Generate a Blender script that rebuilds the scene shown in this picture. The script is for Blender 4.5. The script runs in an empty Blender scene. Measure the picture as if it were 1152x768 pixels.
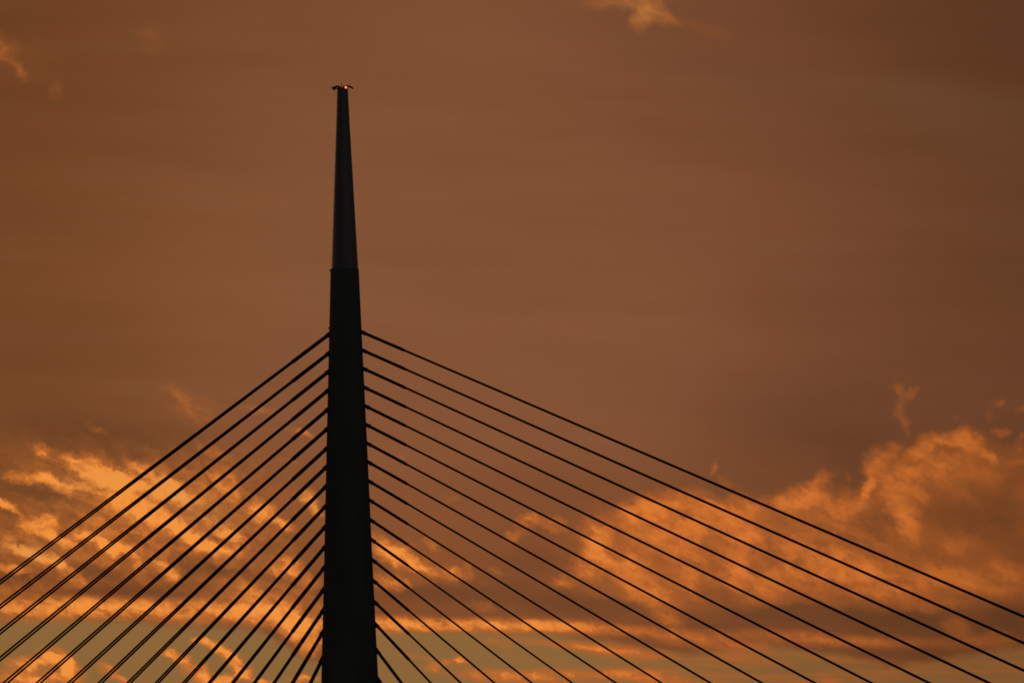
import bpy, math, random
from mathutils import Vector, Matrix

random.seed(7)
S = bpy.context.scene
COL = S.collection

# ------------------------------------------------------------------ helpers
def lin(r, g, b):
    def f(c):
        c /= 255.0
        return c / 12.92 if c <= 0.04045 else ((c + 0.055) / 1.055) ** 2.4
    return (f(r), f(g), f(b), 1.0)

ORD = ['topmost', 'second', 'third', 'fourth', 'fifth', 'sixth', 'seventh', 'eighth', 'ninth', 'tenth',
       'eleventh', 'twelfth', 'thirteenth', 'fourteenth', 'fifteenth', 'sixteenth', 'seventeenth', 'eighteenth']

def tag(o, label, cat, group=None):
    o['label'] = label
    o['category'] = cat
    if group:
        o['group'] = group
    return o

def empty(name, loc=(0, 0, 0), parent=None):
    o = bpy.data.objects.new(name, None)
    COL.objects.link(o)
    o.location = loc
    o.empty_display_size = 0.5
    if parent:
        o.parent = parent
    return o

class MB:
    """collects verts / faces of one mesh"""
    def __init__(self):
        self.v, self.f = [], []

    def rings(self, rings, caps=True):
        n = len(rings[0])
        b = len(self.v)
        for r in rings:
            self.v += [tuple(p) for p in r]
        for k in range(len(rings) - 1):
            for i in range(n):
                j = (i + 1) % n
                self.f.append((b + k * n + i, b + k * n + j, b + (k + 1) * n + j, b + (k + 1) * n + i))
        if caps:
            self.f.append(tuple(b + i for i in range(n))[::-1])
            self.f.append(tuple(b + (len(rings) - 1) * n + i for i in range(n)))
        return self

    def tube(self, pts, radii, n=14):
        """swept circle through pts"""
        pts = [Vector(p) for p in pts]
        rr = []
        for k, p in enumerate(pts):
            a = pts[max(k - 1, 0)]
            c = pts[min(k + 1, len(pts) - 1)]
            d = (c - a).normalized()
            up = Vector((0, 0, 1)) if abs(d.z) < 0.95 else Vector((0, 1, 0))
            u = d.cross(up).normalized()
            w = u.cross(d).normalized()
            r = radii[k] if isinstance(radii, (list, tuple)) else radii
            rr.append([p + (u * math.cos(2 * math.pi * i / n) + w * math.sin(2 * math.pi * i / n)) * r for i in range(n)])
        return self.rings(rr)

    def box(self, c, d, rz=0.0):
        c = Vector(c)
        R = Matrix.Rotation(rz, 3, 'Z')
        b = len(self.v)
        for z in (-1, 1):
            for x, y in ((-1, -1), (1, -1), (1, 1), (-1, 1)):
                self.v.append(tuple(c + R @ Vector((x * d[0] / 2, y * d[1] / 2, z * d[2] / 2))))
        for q in ((3, 2, 1, 0), (4, 5, 6, 7), (0, 1, 5, 4), (1, 2, 6, 5), (2, 3, 7, 6), (3, 0, 4, 7)):
            self.f.append(tuple(b + i for i in q))
        return self

    def build(self, name, mat, parent=None, smooth=True, origin=None):
        me = bpy.data.meshes.new(name)
        org = Vector(origin) if origin else Vector((0, 0, 0))
        me.from_pydata([tuple(Vector(p) - org) for p in self.v], [], self.f)
        me.update()
        if smooth:
            for p in me.polygons:
                p.use_smooth = len(p.vertices) == 4
        me.materials.append(mat)
        o = bpy.data.objects.new(name, me)
        COL.objects.link(o)
        if parent:
            o.parent = parent
            o.location = org - parent.location if origin else -Vector(parent.location)
        elif origin:
            o.location = org
        return o

# ------------------------------------------------------------------ camera
W0, H0 = 1152.0, 768.0            # picture grid the survey of the bridge was taken on
D = 2000.0                        # metres from the camera to the pylon
F = 8.1 * 2006.0                  # focal length in those units
PITCH = math.radians(4.63)
ROLL = math.radians(-0.77)
CAM = Vector((23.12, -D, 6.0))
cam_d = bpy.data.cameras.new('camera')
cam = bpy.data.objects.new('camera', cam_d)
COL.objects.link(cam)
cam.location = CAM
MROT = Matrix.Rotation(math.pi / 2 + PITCH, 3, 'X') @ Matrix.Rotation(ROLL, 3, 'Z')
cam.rotation_euler = MROT.to_euler()
cam_d.sensor_width = 36.0
cam_d.lens = F * 36.0 / W0
cam_d.clip_start = 1.0
cam_d.clip_end = 60000.0
S.camera = cam

def ray(px, py):
    return MROT @ Vector(((px - W0 / 2) / F, -(py - H0 / 2) / F, -1.0))

def hit(px, py, n):
    """point of the vertical plane through the pylon axis with normal n"""
    d = ray(px, py)
    return CAM + d * (-(CAM.dot(n)) / d.dot(n))

# ------------------------------------------------------------------ materials
def nodes(name):
    m = bpy.data.materials.new(name)
    m.use_nodes = True
    nt = m.node_tree
    return m, nt, nt.nodes['Principled BSDF']

def noise_mat(name, c0, c1, scale, rough=0.8, metal=0.0, spec=0.3, bump=0.0, stretch=(1, 1, 1)):
    m, nt, b = nodes(name)
    tc = nt.nodes.new('ShaderNodeTexCoord')
    mp = nt.nodes.new('ShaderNodeMapping')
    mp.inputs['Scale'].default_value = stretch
    nz = nt.nodes.new('ShaderNodeTexNoise')
    nz.inputs['Scale'].default_value = scale
    nz.inputs['Detail'].default_value = 6
    rp = nt.nodes.new('ShaderNodeValToRGB')
    rp.color_ramp.elements[0].position = 0.3
    rp.color_ramp.elements[1].position = 0.7
    rp.color_ramp.elements[0].color = (*c0, 1)
    rp.color_ramp.elements[1].color = (*c1, 1)
    L = nt.links.new
    L(tc.outputs['Object'], mp.inputs['Vector'])
    L(mp.outputs[0], nz.inputs['Vector'])
    L(nz.outputs['Fac'], rp.inputs['Fac'])
    L(rp.outputs[0], b.inputs['Base Color'])
    b.inputs['Roughness'].default_value = rough
    b.inputs['Metallic'].default_value = metal
    b.inputs['Specular IOR Level'].default_value = spec
    if bump:
        bp = nt.nodes.new('ShaderNodeBump')
        bp.inputs['Strength'].default_value = bump
        bp.inputs['Distance'].default_value = 0.05
        L(nz.outputs['Fac'], bp.inputs['Height'])
        L(bp.outputs[0], b.inputs['Normal'])
    return m

M_conc = noise_mat('pylon_concrete', (0.22, 0.195, 0.20), (0.28, 0.25, 0.255), 0.35, 0.9, 0, 0.15, 0.3, (1, 1, 0.25))
M_steel = noise_mat('cap_steel', (0.215, 0.188, 0.235), (0.27, 0.238, 0.295), 0.6, 0.42, 0.9, 0.4, 0.05, (1, 1, 0.15))
M_cable = noise_mat('cable_sheath', (0.030, 0.026, 0.025), (0.045, 0.040, 0.038), 0.5, 0.6, 0, 0.2)
M_sleeve = noise_mat('sleeve_steel', (0.05, 0.045, 0.042), (0.07, 0.065, 0.06), 1.2, 0.6, 0.2, 0.2)
M_dark = noise_mat('galvanised_bracket', (0.10, 0.10, 0.10), (0.16, 0.16, 0.16), 3.0, 0.6, 0.3, 0.2)
M_road = noise_mat('deck_asphalt', (0.045, 0.045, 0.045), (0.06, 0.06, 0.058), 2.0, 0.9)
M_deck = noise_mat('deck_paint', (0.5, 0.5, 0.49), (0.6, 0.6, 0.58), 0.2, 0.6)
M_ground = noise_mat('river_bank', (0.03, 0.045, 0.02), (0.07, 0.065, 0.04), 0.02, 0.95, 0, 0.1)

def emit_mat(name, col, st):
    m = bpy.data.materials.new(name)
    m.use_nodes = True
    nt = m.node_tree
    nt.nodes.clear()
    e = nt.nodes.new('ShaderNodeEmission')
    e.inputs[0].default_value = (*col, 1)
    e.inputs[1].default_value = st
    o = nt.nodes.new('ShaderNodeOutputMaterial')
    nt.links.new(e.outputs[0], o.inputs[0])
    return m, nt, e, o

M_bulb, _, _, _ = emit_mat('lamp_glow', (1.0, 0.42, 0.17), 3.0)
M_lens, nt_, e_, o_ = emit_mat('red_lamp_glass', (1.0, 0.10, 0.03), 0.55)
tr_ = nt_.nodes.new('ShaderNodeBsdfTransparent')
tr_.inputs[0].default_value = (1.0, 0.75, 0.6, 1)
mx_ = nt_.nodes.new('ShaderNodeMixShader')
mx_.inputs[0].default_value = 0.45
nt_.links.new(tr_.outputs[0], mx_.inputs[1])
nt_.links.new(e_.outputs[0], mx_.inputs[2])
nt_.links.new(mx_.outputs[0], o_.inputs[0])
M_lens_off = noise_mat('unlit_lamp_glass', (0.05, 0.008, 0.006), (0.08, 0.012, 0.01), 4.0, 0.4, 0, 0.4)

# ------------------------------------------------------------------ bridge axes
AZ = math.radians(4.67)
T = Vector((math.sin(AZ), math.cos(AZ), 0))        # across the bridge, away from the camera
B = Vector((math.cos(AZ), -math.sin(AZ), 0))       # along the bridge
NY = Vector((0, 1, 0))
ZDECK = 22.0

# ------------------------------------------------------------------ pylon
prof = [(100.3, 379.0, 391.3), (140, 377.9, 393.4), (200, 376.1, 397.3), (260, 374.3, 401.0), (302.5, 373.0, 403.6)]
shaft = [(302.8, 372.2, 404.0), (400, 370.3, 408.8), (500, 368.2, 413.9), (630, 365.3, 419.7), (768, 361.3, 425.7)]
def zr(row):
    y, a, b = row
    p, q = hit(a, y, NY), hit(b, y, NY)
    return (p.z + q.z) / 2, (q.x - p.x) / 2
cap_p = [zr(r) for r in prof]
sh_p = [zr(r) for r in shaft]
ZTOP, RTOP = cap_p[0]
ZCAP = cap_p[-1][0]
print('pylon', [(round(z, 1), round(r, 2)) for z, r in cap_p + sh_p],
      'mid', [round((hit(a, y, NY).x + hit(b, y, NY).x) / 2, 2) for y, a, b in prof + shaft])

def radius_at(z):
    t = sh_p
    for (z0, r0), (z1, r1) in zip(t, t[1:]):
        if z <= z0 and z >= z1:
            return r0 + (r1 - r0) * (z0 - z) / (z0 - z1)
    (z0, r0), (z1, r1) = t[-2], t[-1]
    return r1 + (r1 - r0) * (z1 - z) / (z0 - z1)

def circle(z, r, n=72, c=(0, 0)):
    return [Vector((c[0] + r * math.cos(2 * math.pi * i / n), c[1] + r * math.sin(2 * math.pi * i / n), z)) for i in range(n)]

pylon = empty('bridge_pylon', (0, 0, 0))
tag(pylon, 'tall dark tapering bridge pylon with a needle tip, standing between two fans of cables', 'bridge pylon')

# concrete shaft, straight taper
ZSPLIT = 97.0
zs = [ZSPLIT] + [r[0] for r in sh_p[::-1][1:-1]] + [ZCAP - 0.05]
MB().rings([circle(z, radius_at(z)) for z in zs], caps=False).build('shaft', M_conc, pylon)
# two legs below the split, either side of the deck
for s in (-1, 1):
    pts, rad = [], []
    for k in range(9):
        u = k / 8
        pts.append(T * s * (2.4 + 20.0 * u) + Vector((0, 0, ZSPLIT + 6 - (ZSPLIT + 6) * u)))
        rad.append(4.1 - 0.3 * u)
    MB().tube(pts, rad, 40).build('leg', M_conc, pylon)
# steel cap
MB().rings([circle(z, r) for z, r in cap_p[::-1]], caps=False).build('steel_cap', M_steel, pylon)
# lip where the cap sits on the concrete
MB().rings([circle(ZCAP - 0.32, sh_p[0][1] - 0.02), circle(ZCAP - 0.30, sh_p[0][1] + 0.012), circle(ZCAP - 0.02, sh_p[0][1] + 0.012), circle(ZCAP + 0.0, sh_p[0][1] - 0.02)], caps=False).build('collar', M_conc, pylon)
# small lifting lugs at the left flank
for yy, xl in ((304.0, 371.8), (369.0, 370.4)):
    p = hit(xl, yy, NY)
    MB().box((p.x + 0.02, 0, p.z), (0.34, 0.12, 0.22)).build('lug', M_dark, pylon, smooth=False)
# head frame: ring with arms that droop at both ends
zt = ZTOP
hf = MB()
hf.rings([circle(zt - 0.02, RTOP + 0.03, 36), circle(zt + 0.12, RTOP + 0.05, 36), circle(zt + 0.14, RTOP - 0.02, 36)])
hf.build('head_plate', M_dark, pylon)
def arm(side, pts, r):
    m = MB()
    for dy in (-0.28, 0.28):
        m.tube([Vector((side * x, dy, zt + h)) for x, h in pts], r, 10)
    for x, h in pts[1:]:
        m.tube([(side * x, -0.34, zt + h), (side * x, 0.34, zt + h)], min(r) * 0.9, 8)
    return m.build('bracket_arm', M_dark, pylon)
arm(1, [(0.2, 0.30), (0.62, 0.40), (1.05, 0.32), (1.42, 0.10), (1.47, 0.02)], [0.10, 0.13, 0.12, 0.09, 0.07])
arm(-1, [(0.2, 0.18), (0.62, 0.38), (1.0, 0.30), (1.42, 0.16), (1.50, 0.10)], [0.09, 0.12, 0.11, 0.08, 0.06])
MB().tube([(-0.13, 0, zt + 0.1), (-0.13, 0, zt + 0.62), (-0.13, 0, zt + 0.86)], [0.05, 0.045, 0.03], 10).build('lightning_rod', M_dark, pylon)
MB().box((0.30, 0, zt + 0.28), (0.50, 0.5, 0.30)).build('junction_box', M_dark, pylon, smooth=False)

# aircraft warning lamps on the head frame
def sphere_rings(c, r, n=20, k=10, squash=1.0):
    out = []
    for i in range(k + 1):
        a = -math.pi / 2 + math.pi * (0.03 + 0.94 * i / k)
        out.append([Vector((c[0] + r * math.cos(a) * math.cos(2 * math.pi * j / n), c[1] + r * math.cos(a) * math.sin(2 * math.pi * j / n), c[2] + r * squash * math.sin(a))) for j in range(n)])
    return out
lp = hit(389.1, 99.1, NY)
lamp = empty('warning_lamp', (lp.x, -0.62, lp.z - 0.36))
tag(lamp, 'small glowing red warning lamp on top of the pylon tip', 'warning lamp')
c = (lp.x, -0.62, lp.z)
MB().tube([(c[0], c[1], c[2] - 0.42), (c[0], c[1], c[2] - 0.27), (c[0], c[1], c[2] - 0.22)], [0.24, 0.24, 0.19], 20).build('lamp_base', M_dark, lamp)
MB().rings(sphere_rings(c, 0.13)).build('bulb', M_bulb, lamp)
MB().rings(sphere_rings(c, 0.27)).build('lens', M_lens, lamp)
MB().box((c[0], c[1] + 0.34, c[2] - 0.36), (0.16, 0.62, 0.08)).build('mounting_bar', M_dark, lamp, smooth=False)
lq = hit(377.0, 99.0, NY)
lamp2 = empty('warning_lamp', (lq.x, -0.45, lq.z - 0.5))
tag(lamp2, 'small unlit lamp fixture hanging over the edge of the pylon tip, beside the lightning rod', 'warning lamp')
c = (lq.x, -0.45, lq.z)
MB().tube([(c[0] + .1, c[1], c[2] + 0.14), (c[0] + .02, c[1], c[2] - 0.05), (c[0] - 0.10, c[1], c[2] - 0.16)], [0.20, 0.24, 0.16], 16).build('lamp_base', M_dark, lamp2)
MB().rings(sphere_rings((c[0] - 0.14, c[1], c[2] - 0.24), 0.17)).build('lens', M_lens_off, lamp2)
MB().box((c[0] + 0.05, c[1] + 0.3, c[2] + 0.02), (0.14, 0.6, 0.08)).build('mounting_bar', M_dark, lamp2, smooth=False)

# ------------------------------------------------------------------ stay cables
left_j = [375.6, 397.0, 417.6, 438.7, 460.2, 481.8, 503.7, 524.6, 546.5, 568.9, 592.0, 614.8, 637.8, 662.3, 686.0, 711.2, 742.0]
left_2 = [(0, 654.6), (0, 682.0), (0, 710.8), (0, 740.8), (5.6, 768), (42.9, 768), (78.3, 768), (112.3, 768), (144.7, 768), (176.3, 768),
          (206.8, 768), (235.3, 768), (261.6, 768), (286.0, 768), (308.1, 768), (329.0, 768), (349.2, 768)]
right_j = [373.6, 394.1, 414.8, 435.9, 456.9, 477.9, 498.8, 519.8, 541.3, 562.8, 585.0, 607.1, 630.0, 653.3, 677.0, 702.0, 731.4, 763.8]
right_2 = [(1152, 693.3), (1152, 723.0), (1152, 753.8), (1113.5, 768), (1046, 768), (981.0, 768), (917.3, 768), (857.8, 768), (799.8, 768),
           (744.8, 768), (693.3, 768), (644.3, 768), (598.8, 768), (556.7, 768), (518.8, 768), (485.0, 768), (451.8, 768), (428.5, 768)]
def edge(y, side):
    k = 1 if side < 0 else 2
    for a, b in zip(shaft, shaft[1:]):
        if a[0] <= y <= b[0]:
            return a[k] + (b[k] - a[k]) * (y - a[0]) / (b[0] - a[0])
    return shaft[-1][k]

W_TOP, W_DECK = 0.55, 4.7
R_CAB, R_SLV, R_SOC = 0.136, 0.200, 0.27
info = []
for side, js, seconds in ((-1, left_j, left_2), (1, right_j, right_2)):
    for i, (yj, (x2, y2)) in enumerate(zip(js, seconds)):
        p1 = hit(edge(yj, side), yj, T)
        p2 = hit(x2, y2, T)
        d = (p2 - p1).normalized()
        L = (p1.z - ZDECK) / -d.z
        end = p1 + d * L
        info.append((side, i, round(end.dot(B), 1)))
        start = p1 - d * 0.5
        xs = 328.5 if side < 0 else 455.5 + 6.0 * min(i, 17) / 17
        if abs(x2 - edge(yj, side)) > 1:
            ys = yj + (y2 - yj) * (xs - edge(yj, side)) / (x2 - edge(yj, side))
            p3 = hit(xs, ys, T)
            ls = (p3 - p1).length
        for near in (True, False):
            s = -1 if near else 1
            def at(dist):
                u = max(dist, 0) / L
                return p1 + d * dist + T * s * (W_TOP + (W_DECK - W_TOP) * u)
            fan = 'steep' if side < 0 else 'shallow'
            line = 'upper' if near else 'lower'
            root = empty('stay_cable', at(0))
            tag(root, f'dark stay cable, {ORD[i]} down the {fan} fan, {line} line of its pair',
                'stay cable', 'stay cables of the %s fan' % fan)
            o = at(0)
            MB().tube([at(ls - 0.3), at(ls + 0.25 * (L - ls)), at(ls + 0.6 * (L - ls)), at(L)], R_CAB, 14).build('sheath', M_cable, root)
            MB().tube([at(-0.5), at(0.4), at(ls - 0.12), at(ls)], [R_SLV, R_SLV, R_SLV, R_CAB + 0.015], 16).build('damper_sleeve', M_sleeve, root)
            MB().tube([at(-0.6), at(0.30), at(0.32), at(0.42), at(0.44), at(0.50)], [R_SOC - 0.02, R_SOC - 0.02, R_SOC + 0.03, R_SOC + 0.03, R_SOC - 0.02, R_SLV], 18).build('socket', M_sleeve, root)
print('deck anchors', info)

# ------------------------------------------------------------------ deck and ground (below the frame)
def deck_mesh(y0, y1, z0, z1, s0, s1):
    m = MB()
    r = []
    for s in (s0, s1):
        r.append([B * s + T * y0 + Vector((0, 0, z0)), B * s + T * y1 + Vector((0, 0, z0)), B * s + T * y1 + Vector((0, 0, z1)), B * s + T * y0 + Vector((0, 0, z1))])
    return m.rings(r)
o = deck_mesh(-14, 14, ZDECK - 4.5, ZDECK - 0.2, -330, 480).build('bridge_deck', M_deck, smooth=False); o['kind'] = 'structure'
o = deck_mesh(-13.6, 13.6, ZDECK - 0.196, ZDECK - 0.05, -330, 480).build('road', M_road, smooth=False); o['kind'] = 'structure'
m = MB()
m.v = [(-30000, -6000, 0), (30000, -6000, 0), (30000, 30000, 0), (-30000, 30000, 0)]
m.f = [(0, 1, 2, 3)]
o = m.build('ground', M_ground, smooth=False); o['kind'] = 'structure'

# ------------------------------------------------------------------ sky
SUN_EL, SUN_AZ = math.radians(1.5), math.radians(-28)    # low, ahead and to the left, behind the cloud bank
world = bpy.data.worlds.new('World')
S.world = world
world.use_nodes = True
nt = world.node_tree
nt.nodes.clear()
LK = nt.links.new

class N:
    def __init__(s, sock): s.s = sock
    def __add__(a, b): return mth('ADD', a, b)
    __radd__ = __add__
    def __sub__(a, b): return mth('SUBTRACT', a, b)
    def __rsub__(a, b): return mth('SUBTRACT', b, a)
    def __mul__(a, b): return mth('MULTIPLY', a, b)
    __rmul__ = __mul__
    def __truediv__(a, b): return mth('DIVIDE', a, b)
    def clamp(a):
        return mth('MINIMUM', mth('MAXIMUM', a, 0.0), 1.0)
def put(inp, v):
    if isinstance(v, N): LK(v.s, inp)
    else: inp.default_value = v
def mth(op, a, b=None, c=None):
    n = nt.nodes.new('ShaderNodeMath'); n.operation = op
    put(n.inputs[0], a)
    if b is not None: put(n.inputs[1], b)
    if c is not None: put(n.inputs[2], c)
    return N(n.outputs[0])
def madd(a, b, c): return mth('MULTIPLY_ADD', a, b, c)
def step(a, lo, hi):
    n = nt.nodes.new('ShaderNodeMapRange'); n.interpolation_type = 'SMOOTHSTEP'
    put(n.inputs['Value'], a); put(n.inputs['From Min'], lo); put(n.inputs['From Max'], hi)
    return N(n.outputs[0])
def comb(x, y, z=0.0):
    n = nt.nodes.new('ShaderNodeCombineXYZ')
    for i, v in enumerate((x, y, z)): put(n.inputs[i], v)
    return N(n.outputs[0])
def vmath(op, a, b):
    n = nt.nodes.new('ShaderNodeVectorMath'); n.operation = op
    put(n.inputs[0], a); put(n.inputs[1], b)
    return N(n.outputs[0])
def mapping(v, loc=(0, 0, 0), rot=0.0, scale=(1, 1, 1), kind='TEXTURE'):
    n = nt.nodes.new('ShaderNodeMapping'); n.vector_type = kind
    put(n.inputs['Vector'], v)
    n.inputs['Location'].default_value = loc
    n.inputs['Rotation'].default_value = (0, 0, rot)
    n.inputs['Scale'].default_value = scale
    return N(n.outputs[0])
def noise(v, size=(50, 50), rot=0.0, detail=5.0, rough=0.55, seed=0.0, lac=2.0, dist=0.0):
    """noise whose features are size picture units across; returns (fac, colour)"""
    v = mapping(v, (seed * 131.0, seed * 57.0, seed * 17.0), rot, (size[0], size[1], 1))
    n = nt.nodes.new('ShaderNodeTexNoise')
    put(n.inputs['Vector'], v)
    n.inputs['Scale'].default_value = 1.0
    n.inputs['Detail'].default_value = detail
    n.inputs['Roughness'].default_value = rough
    n.inputs['Lacunarity'].default_value = lac
    n.inputs['Distortion'].default_value = dist
    return N(n.outputs['Fac']), N(n.outputs['Color'])
def blobs(v, rows):
    """sum of soft ellipses (x, y, half-width, half-height, tilt in degrees, strength)"""
    global nt, LK
    outer, g = nt, bpy.data.node_groups.new('cloud_clumps', 'ShaderNodeTree')
    g.interface.new_socket('Vector', in_out='INPUT', socket_type='NodeSocketVector')
    g.interface.new_socket('Sum', in_out='OUTPUT', socket_type='NodeSocketFloat')
    nt, LK = g, g.links.new
    p = N(g.nodes.new('NodeGroupInput').outputs[0])
    acc = None
    for x, y, a, b, rot, amp in rows:
        c, n = math.cos(math.radians(rot)), math.sin(math.radians(rot))
        a, b = a * SPREAD, b * SPREAD
        X = dot(p, (c / a, n / a, -(c * x + n * y) / a))
        Y = dot(p, (-n / b, c / b, -(-n * x + c * y) / b))
        t = mth('MAXIMUM', mth('SUBTRACT', 1.0, madd(X, X, Y * Y)), 0.0)
        acc = madd(t * t, amp, 0.0 if acc is None else acc)
    o = g.nodes.new('NodeGroupOutput')
    LK(acc.s, o.inputs[0])
    nt, LK = outer, outer.links.new
    gn = nt.nodes.new('ShaderNodeGroup')
    gn.node_tree = g
    put(gn.inputs[0], v)
    return N(gn.outputs[0])
def dot(v, k):
    n = nt.nodes.new('ShaderNodeVectorMath'); n.operation = 'DOT_PRODUCT'
    put(n.inputs[0], v); put(n.inputs[1], k)
    return N(n.outputs['Value'])
SPREAD = 1.45
def curve(xv, pts):
    """y(x) through pts, in picture units"""
    n = nt.nodes.new('ShaderNodeFloatCurve')
    c = n.mapping.curves[0]
    n.mapping.use_clip = False
    while len(c.points) < len(pts): c.points.new(0.5, 0.5)
    for p, (x, y) in zip(c.points, pts):
        p.location = (x / 1152.0, y / 768.0); p.handle_type = 'VECTOR'
    n.mapping.update()
    put(n.inputs['Value'], mth('DIVIDE', xv, 1152.0).clamp())
    n.inputs['Factor'].default_value = 1.0
    return N(n.outputs[0]) * 768.0
def mix(f, a, b):
    n = nt.nodes.new('ShaderNodeMix'); n.data_type = 'RGBA'; n.clamp_factor = True
    put(n.inputs[0], f); put(n.inputs[6], a); put(n.inputs[7], b)
    return N(n.outputs[2])
def scale_col(c, f):
    n = nt.nodes.new('ShaderNodeVectorMath'); n.operation = 'SCALE'
    put(n.inputs[0], c if isinstance(c, N) else c[:3]); put(n.inputs[3], f)
    return N(n.outputs[0])

tc = nt.nodes.new('ShaderNodeTexCoord')
sep = nt.nodes.new('ShaderNodeSeparateXYZ')
LK(tc.outputs['Generated'], sep.inputs[0])
dx, dy, dz = (N(sep.outputs[i]) for i in range(3))
az = mth('ARCTAN2', dx, dy)                  # 0 along +Y, positive to +X
el = mth('ARCSINE', dz)
uu = az * (F * math.cos(PITCH))
vv = (el - PITCH) * (-F)
cr, sr = math.cos(ROLL), math.sin(ROLL)
PX = uu * cr - vv * sr + W0 / 2
PY = uu * sr + vv * cr + H0 / 2
P = comb(PX, PY, 1.0)

# warped coordinates: ragged cloud edges
_, w1 = noise(P, (24, 20), 0.35, 6, 0.68, 1)
_, w2 = noise(P, (80, 60), 0.2, 2, 0.5, 2)
half = (0.5, 0.5, 0.5)
off1 = vmath('MULTIPLY', vmath('SUBTRACT', w1, half), (30, 26, 0))
off2 = vmath('MULTIPLY', vmath('SUBTRACT', w2, half), (30, 16, 0))
PL = vmath('ADD', P, vmath('MULTIPLY', off1, (0.5, 0.16, 0)))      # calm, for the flat bars near the horizon
PW = vmath('ADD', P, off1)
PV = vmath('ADD', PW, off2)
sw = nt.nodes.new('ShaderNodeSeparateXYZ'); LK(PW.s, sw.inputs[0])
PXW, PYW = N(sw.outputs[0]), N(sw.outputs[1])

# --- high brown overcast
st, _ = noise(P, (420, 70), 0.05, 5, 0.5, 3)
st2, _ = noise(P, (230, 30), 0.03, 5, 0.58, 4)
lvl = 1.0 - 0.43 * step(PX, 640, 1190) - 0.26 * (1.0 - step(PX, -40, 330)) - 0.16 * (1.0 - step(PY, 0, 300))
lvl = 0.885 * lvl * (0.66 + 0.34 * st + 0.22 * st2)
lvl = lvl + blobs(P, [(560, 400, 300, 130, 0, 0.02), (470, 560, 140, 80, 0, 0.12), (560, 30, 160, 40, 0, 0.08), (900, 500, 120, 60, 0, -0.07),
                      (130, 490, 120, 34, 0, -0.10), (870, 95, 160, 30, 8, -0.05)])
base = scale_col(mix(step(PX, 50, 420), lin(128, 81, 49), lin(131, 86, 59)), lvl)
base = mix(step(PY, 430, 640), base, mix(step(PX, 600, 1100), scale_col(lin(127, 77, 45), lvl), scale_col(lin(130, 80, 48), lvl)))
base = mix(0.55 * step(st2, 0.50, 0.80) * (1.0 - step(PY, 380, 520)), base, scale_col(lin(122, 85, 62), lvl))
base = mix((0.10 + 0.44 * st2) * blobs(P, [(900, 95, 210, 26, 5, 1.0), (1100, 140, 120, 40, 5, 0.8), (560, 40, 160, 40, 0, 0.5)]) , base, lin(104, 76, 54))

# --- clear olive strip under the cloud deck
yb = curve(PX, [(0, 697), (140, 697), (190, 702), (290, 707), (315, 722), (345, 742), (364, 744), (372, 712), (425, 708), (560, 709), (625, 712),
                (700, 724), (770, 736), (860, 726), (940, 735), (1010, 752), (1080, 738), (1152, 728)])
fine, _ = noise(PW, (40, 9), 0.05, 5, 0.6, 5)
clear = step(PYW * 0.25 + PY * 0.75 + (fine - 0.5) * 16.0 - yb, -7.0, 7.0)
olive = scale_col(lin(132, 101, 58), 1.0 - 0.28 * step(PX, 600, 1152) + 0.12 * (st - 0.5))
olive = mix(0.30 * step(PX, 640, 1000), olive, lin(128, 82, 44))

# --- lit cloud: relief noise, bright and dark clumps
reliefA, _ = noise(PW, (62, 40), 0.45, 7, 0.62, 6)
reliefB, _ = noise(vmath('ADD', PW, (-7.0, 5.0, 0.0)), (62, 40), 0.45, 7, 0.62, 6)
relief = reliefA - reliefB
grain, _ = noise(PW, (20, 10), 0.5, 6, 0.62, 7)
fibre, _ = noise(PW, (9, 5), 0.5, 4, 0.6, 12)
streak, _ = noise(PV, (95, 14), 0.08, 5, 0.55, 8)

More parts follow.
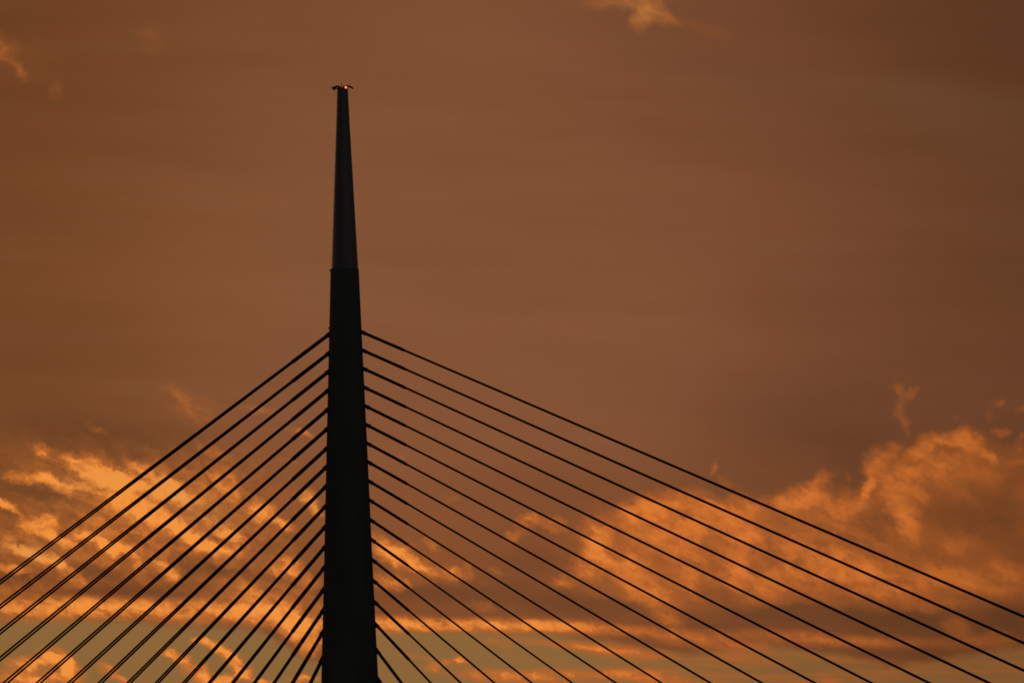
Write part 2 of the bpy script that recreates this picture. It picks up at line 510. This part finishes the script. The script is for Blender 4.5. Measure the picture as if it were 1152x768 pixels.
LEFT = [ # bank left of the pylon
 (112, 534, 34, 12, 22, 0.85), (150, 546, 34, 12, 24, 0.65), (188, 548, 20, 12, 35, 0.75), (160, 528, 16, 8, 20, 0.30),
 (30, 537, 36, 7, 8, 0.60), (75, 547, 30, 8, 20, 0.55), (6, 569, 18, 5, 32, 0.75), (55, 509, 12, 7, 10, 0.45), (80, 519, 14, 6, 25, 0.35),
 (107, 484, 14, 5, 25, 0.22), (205, 446, 18, 7, 35, 0.20), (219, 464, 20, 9, 20, 0.18), (215, 455, 40, 22, 20, 0.08), (285, 459, 24, 5, 15, 0.25), (243, 507, 24, 5, 20, 0.30),
 (250, 543, 20, 16, 25, 0.60), (295, 574, 18, 12, 25, 0.85), (318, 587, 16, 9, 30, 0.80), (350, 561, 12, 9, 20, 0.80), (358, 573, 12, 6, 10, 0.55),
 (347, 490, 13, 5, 15, 0.60), (332, 484, 14, 4, 15, 0.25), (325, 520, 12, 4, 10, 0.15),
 (140, 565, 30, 12, 25, 0.65), (175, 582, 30, 11, 28, 0.80), (208, 601, 28, 9, 25, 0.80), (236, 614, 30, 8, 8, 0.85), (205, 565, 26, 9, 20, 0.55),
 (45, 592, 22, 13, 15, 0.85), (70, 606, 20, 8, 20, 0.65), (105, 606, 24, 8, 20, 0.70), (132, 618, 22, 7, 28, 0.80), (156, 635, 14, 6, 20, 0.55),
 (30, 622, 22, 7, 15, 0.65), (60, 634, 26, 7, 20, 0.60), (92, 652, 14, 8, 30, 0.55), (15, 642, 20, 6, 10, 0.55), (8, 604, 8, 10, 0, 0.35),
 (196, 645, 14, 7, 25, 0.65), (180, 634, 12, 6, 30, 0.50), (250, 590, 24, 8, 25, 0.45), (270, 604, 20, 6, 25, 0.45), (325, 638, 22, 11, 20, 0.60), (345, 652, 20, 9, 20, 0.45),
 (335, 712, 26, 12, 25, 0.60), (349, 730, 12, 11, 30, 0.65),
 # low puffs on the clear strip
 (62, 738, 22, 12, 12, 1.15), (30, 745, 22, 9, -10, 1.0), (84, 752, 18, 9, 30, 1.0), (45, 762, 40, 9, 0, 1.0), (122, 752, 13, 7, 25, 0.65), (134, 764, 12, 6, 25, 0.75),
 (228, 722, 13, 6, 10, 0.95), (247, 730, 13, 7, 40, 1.0), (262, 742, 12, 8, 35, 1.0), (276, 757, 14, 9, 35, 1.1), (205, 742, 14, 6, 25, 0.8), (192, 736, 9, 4, 20, 0.6), (224, 756, 20, 7, 15, 0.6), (250, 764, 24, 7, 0, 0.95), (345, 764, 16, 5, 0, 0.9), (300, 768, 16, 4, 0, 0.6)]
MID = [ # right of the pylon
 (446, 622, 24, 13, 28, 1.10), (428, 606, 14, 8, 25, 0.6), (470, 634, 18, 9, 25, 0.60), (505, 643, 26, 8, 12, 0.60), (522, 637, 10, 6, 40, 0.35), (482, 611, 9, 5, 25, 0.35),
 (546, 682, 14, 6, 20, 0.30), (440, 652, 30, 9, 5, 0.55), (556, 640, 6, 4, 0, 0.20), (545, 655, 8, 4, 10, 0.2), (510, 560, 8, 5, 0, 0.15), (456, 514, 6, 4, 0, 0.15),
 (750, 694, 20, 8, 10, 0.5),
 (497, 746, 24, 5, -12, 0.55), (514, 742, 10, 6, 40, 0.45), (470, 738, 26, 4, 10, 0.3), (560, 722, 22, 4, 0, 0.3),
 (930, 765, 14, 6, 20, 0.55)]
RIGHT = [ # towering bank on the right
 (597, 585, 15, 9, -20, 0.75), (622, 591, 18, 8, 20, 0.60), (580, 604, 14, 6, -15, 0.50),
 (672, 600, 22, 20, -50, 0.70), (668, 628, 26, 20, -40, 0.65), (632, 655, 13, 8, 0, 0.50), (700, 640, 28, 20, 0, 0.60), (650, 645, 20, 10, 0, 0.3),
 (715, 575, 24, 18, -35, 0.65), (745, 568, 30, 16, -15, 0.60), (755, 600, 40, 20, 0, 0.45), (790, 565, 24, 16, 10, 0.50), (800, 585, 30, 18, 0, 0.4), (840, 566, 26, 12, 0, 0.45), (835, 590, 26, 20, 0, 0.45),
 (728, 668, 34, 16, 20, 0.70), (775, 655, 16, 18, 0, 0.35), (770, 625, 22, 12, 0, 0.3), (828, 638, 16, 28, 10, 0.55), (846, 610, 14, 14, 0, 0.3), (858, 668, 22, 12, 0, 0.35),
 (905, 556, 28, 15, -12, 0.75), (880, 566, 16, 9, -20, 0.35), (925, 540, 14, 8, -20, 0.45), (945, 570, 30, 14, 0, 0.30),
 (985, 520, 18, 14, -60, 0.60), (972, 552, 24, 9, -60, 0.55), (1003, 505, 10, 10, 0, 0.40), (1012, 540, 24, 18, -30, 0.65), (1030, 556, 14, 14, 0, 0.40), (1040, 505, 26, 10, -25, 0.60), (1062, 492, 24, 9, 5, 0.60),
 (1092, 500, 20, 12, 30, 0.60), (1112, 513, 12, 7, 40, 0.50), (1060, 525, 34, 18, 0, 0.40), (1088, 484, 14, 7, 0, 0.35), (1010, 575, 18, 12, 60, 0.45), (1108, 535, 24, 9, 0, 0.2), (1146, 500, 10, 10, 0, 0.3),
 (1022, 592, 10, 22, -12, 0.50), (1078, 612, 22, 14, 0, 0.30), (960, 640, 56, 14, 5, 0.50), (1085, 652, 36, 13, 10, 0.50), (895, 612, 22, 16, 20, 0.35), (935, 622, 20, 10, 0, 0.35), (1040, 648, 26, 14, 0, 0.4), (880, 650, 36, 12, 0, 0.3),
 (1132, 640, 26, 10, 10, 0.35), (1074, 706, 20, 12, 20, 0.40), (1130, 660, 20, 9, 0, 0.25), (1000, 668, 50, 9, 0, 0.3), (1050, 680, 40, 8, 0, 0.3), (1120, 718, 30, 8, 0, 0.3),
 # loose scraps
 (1010, 439, 13, 6, 15, 0.36), (1024, 441, 9, 5, -45, 0.30), (1014, 458, 7, 16, -8, 0.30), (1019, 480, 7, 12, -5, 0.27), (1017, 462, 16, 36, -5, 0.06), (804, 527, 4, 9, 15, 0.50), (818, 541, 12, 4, 30, 0.28),
 (1116, 456, 8, 5, -20, 0.40), (1110, 470, 4, 6, 0, 0.25), (1124, 484, 9, 5, -15, 0.35), (1148, 461, 9, 4, -10, 0.40), (1078, 467, 4, 5, 0, 0.15), (1148, 487, 5, 4, 0, 0.3), (1140, 516, 10, 5, 0, 0.3), (953, 537, 3, 7, 0, 0.3)]
TOP = [ (8, 62, 11, 13, -30, 0.40), (22, 80, 12, 7, 40, 0.38), (2, 45, 9, 9, 0, 0.22), (61, 104, 9, 11, 10, 0.22), (172, 42, 14, 16, 0, 0.14), (30, 70, 40, 30, 0, 0.06),
 (720, 22, 16, 12, -60, 0.50), (740, 14, 24, 11, 20, 0.42), (700, 2, 50, 9, 0, 0.42), (756, 26, 16, 7, 25, 0.22), (790, 30, 40, 8, 15, 0.14)]
DARK = [ (50, 557, 36, 8, 12, 0.8), (100, 560, 14, 8, 20, 0.6), (78, 581, 22, 8, 18, 0.8), (150, 606, 30, 8, 22, 0.9), (112, 642, 36, 9, 8, 1.0), (222, 636, 48, 9, 6, 0.9), (10, 596, 10, 8, 20, 0.6), (22, 610, 14, 6, 20, 0.6),
 (10, 625, 10, 5, 0, 0.4), (232, 577, 26, 8, 25, 0.5), (270, 640, 40, 10, 8, 0.6), (20, 652, 24, 4, 0, 0.4), (150, 660, 50, 5, 3, 0.5), (300, 620, 20, 12, 25, 0.35), (160, 500, 90, 22, 0, 0.55), (60, 480, 60, 20, 0, 0.3), (280, 602, 26, 6, 20, 0.4),
 (492, 667, 44, 9, 4, 0.9), (560, 664, 60, 14, 4, 0.6), (640, 680, 70, 11, 2, 0.95), (720, 682, 40, 7, 12, 0.6), (745, 633, 22, 9, 0, 0.75), (806, 664, 22, 12, 20, 0.75), (803, 610, 26, 9, 0, 0.45), (605, 630, 40, 18, 0, 0.35), (690, 590, 8, 18, -35, 0.35),
 (870, 690, 60, 8, 4, 0.8), (985, 588, 32, 18, -10, 0.85), (1062, 585, 34, 22, 15, 0.85), (1118, 585, 46, 30, 0, 1.0), (985, 556, 9, 9, 0, 0.4), (1110, 556, 36, 14, 20, 0.5), (915, 690, 60, 9, 2, 0.9), (1000, 696, 60, 9, 0, 0.7), (1135, 690, 24, 16, 0, 0.7),
 (925, 600, 16, 16, 0, 0.4), (1140, 540, 24, 18, 0, 0.55), (1150, 620, 26, 16, 0, 0.5), (960, 605, 30, 12, 0, 0.35), (900, 470, 120, 50, 0, 0.25), (958, 525, 24, 20, 0, 0.35), (870, 625, 16, 10, 0, 0.35)]

BARS = [(50, 685, 110, 14, 0, 0.95), (190, 686, 120, 14, 3, 0.95), (310, 687, 80, 19, 6, 0.95), (20, 664, 60, 6, 0, 0.30), (300, 662, 60, 9, 5, 0.40), (130, 668, 120, 6, 3, -0.20), (335, 710, 26, 14, 25, 0.55),
 (430, 702, 90, 10, 0, 1.0), (560, 703, 100, 9, 0, 0.95), (650, 706, 70, 8, 2, 0.80), (750, 711, 80, 7, 3, 0.60),
 (560, 760, 60, 8, 4, 0.75), (640, 759, 60, 8, 2, 0.80), (720, 758, 50, 8, 4, 0.75), (640, 725, 70, 5, 6, 0.40), (700, 732, 60, 8, 6, 0.70), (800, 723, 70, 8, 5, 0.60), (850, 742, 50, 6, 8, 0.40), (770, 768, 60, 6, 4, 0.5),
 (900, 717, 80, 9, 4, 0.60), (990, 722, 60, 8, 0, 0.45), (1090, 724, 60, 8, 0, 0.30), (1000, 745, 60, 6, 4, 0.15), (880, 760, 60, 5, 4, 0.2)]
VEIL = [(150, 525, 170, 38, 8, 0.20), (250, 540, 110, 60, 20, 0.14), (700, 600, 90, 50, -20, 0.12), (70, 610, 130, 62, 0, 0.46), (200, 600, 120, 60, 20, 0.42), (120, 540, 110, 24, 12, 0.28), (1080, 560, 90, 70, 0, 0.16), (960, 590, 70, 50, 0, 0.16), (300, 610, 70, 60, 10, 0.15), (760, 620, 120, 60, 0, 0.20), (470, 635, 70, 26, 15, 0.20), (900, 620, 120, 50, 0, 0.15), (1000, 655, 150, 24, 0, 0.22)]
bright = 1.3 * blobs(PV, LEFT) + 1.2 * blobs(PV, MID) + blobs(PV, RIGHT) + 0.8 * blobs(PV, TOP) + blobs(PL, BARS) + blobs(PW, VEIL)
shade = blobs(PV, DARK)
# body of the bank on the right: under its ragged top edge
top = curve(PXW, [(0, 900), (560, 900), (600, 700), (640, 640), (668, 585), (707, 562), (728, 548), (790, 550), (850, 552), (885, 551), (925, 533), (937, 541), (962, 552), (972, 526), (978, 507),
                  (1000, 494), (1018, 500), (1035, 488), (1060, 481), (1090, 476), (1112, 488), (1152, 500)])
body = step(PYW - top, -6.0, 26.0) * (1.0 - step(PY, 660, 706)) * step(PX, 600, 760)
env = (bright * 1.2 + body * 0.5).clamp()
calm = 1.0 - 0.55 * step(PX, 960, 1080) * step(PY, 490, 560)
lit = bright * (0.36 + 0.88 * grain) + body * 0.30 + env * calm * (relief * 2.0 + (grain - 0.5) * 1.0 + (streak - 0.5) * 0.3 + (fibre - 0.5) * 0.45) * (1.0 - 0.38 * step(PX, 560, 720))
bar, _ = noise(PL, (110, 9), 0.05, 5, 0.6, 9)
lit = lit + clear * step(PX, 480, 760) * (bar - 0.40) * 1.3 * step(PY, 700, 720)
lit = lit - shade * (0.10 + 0.34 * grain) * (1.0 + 0.10 * step(PX, 800, 1000))

cov = mix(clear, base, olive)
darkc = scale_col(lin(114, 68, 37), 1.0 - 0.25 * step(PX, 850, 1152))
cov = mix(shade * 0.65 * (1.0 - clear), cov, darkc)
mid = mix(step(PX, 380, 760), lin(192, 107, 46), lin(178, 96, 42))
mid = scale_col(mid, 1.0 - 0.20 * step(PX, 800, 1152))
hi = mix(step(PX, 500, 760), lin(244, 147, 62), lin(222, 122, 50))
hi = scale_col(hi, 1.0 - 0.25 * step(PX, 850, 1152))
col = mix(step(lit, -0.20, 0.78), cov, mid)
col = mix(step(lit, 0.42, 1.25), col, hi)
yel = blobs(P, [(60, 560, 40, 12, 10, 0.5), (225, 570, 60, 20, 25, 0.4), (40, 620, 50, 12, 10, 0.4), (715, 14, 40, 18, 0, 0.7), (350, 560, 18, 12, 0, 0.3), (110, 540, 60, 18, 0, 0.2)])
col = mix(yel * lit, col, lin(214, 150, 74))

# glow of the sunset fades away from the sun's side of the sky
glow = step(dy, math.cos(math.radians(30)), math.cos(math.radians(7)))
bg1 = nt.nodes.new('ShaderNodeBackground')
sky = nt.nodes.new('ShaderNodeTexSky')
sky.sky_type = 'NISHITA'
sky.sun_disc = False
sky.sun_elevation = SUN_EL
sky.sun_rotation = SUN_AZ
LK(sky.outputs[0], bg1.inputs['Color'])
bg1.inputs['Strength'].default_value = 0.03
bg2 = nt.nodes.new('ShaderNodeBackground')
LK(col.s, bg2.inputs['Color'])
bg2.inputs['Strength'].default_value = 1.0
mxs = nt.nodes.new('ShaderNodeMixShader')
LK(glow.s, mxs.inputs[0])
LK(bg1.outputs[0], mxs.inputs[1])
LK(bg2.outputs[0], mxs.inputs[2])
wo = nt.nodes.new('ShaderNodeOutputWorld')
LK(mxs.outputs[0], wo.inputs['Surface'])
print('sky nodes', len(nt.nodes))

# ------------------------------------------------------------------ sun (veiled, behind the bank)
sd = bpy.data.lights.new('sun', 'SUN')
sd.energy = 0.05
sd.angle = math.radians(10)
sd.color = (1.0, 0.62, 0.35)
sun = bpy.data.objects.new('sun', sd)
COL.objects.link(sun)
to_sun = Vector((math.sin(SUN_AZ) * math.cos(SUN_EL), math.cos(SUN_AZ) * math.cos(SUN_EL), math.sin(SUN_EL)))
sun.rotation_euler = to_sun.to_track_quat('Z', 'Y').to_euler()
sun.location = (0, 0, 300)

# ------------------------------------------------------------------ output
S.view_settings.view_transform = 'Standard'
S.view_settings.look = 'None'
S.view_settings.exposure = 0
S.view_settings.gamma = 1
S.view_settings.use_curve_mapping = False
S.cycles.pixel_filter_type = 'BLACKMAN_HARRIS'
S.cycles.filter_width = 1.7
S.cycles.max_bounces = 4
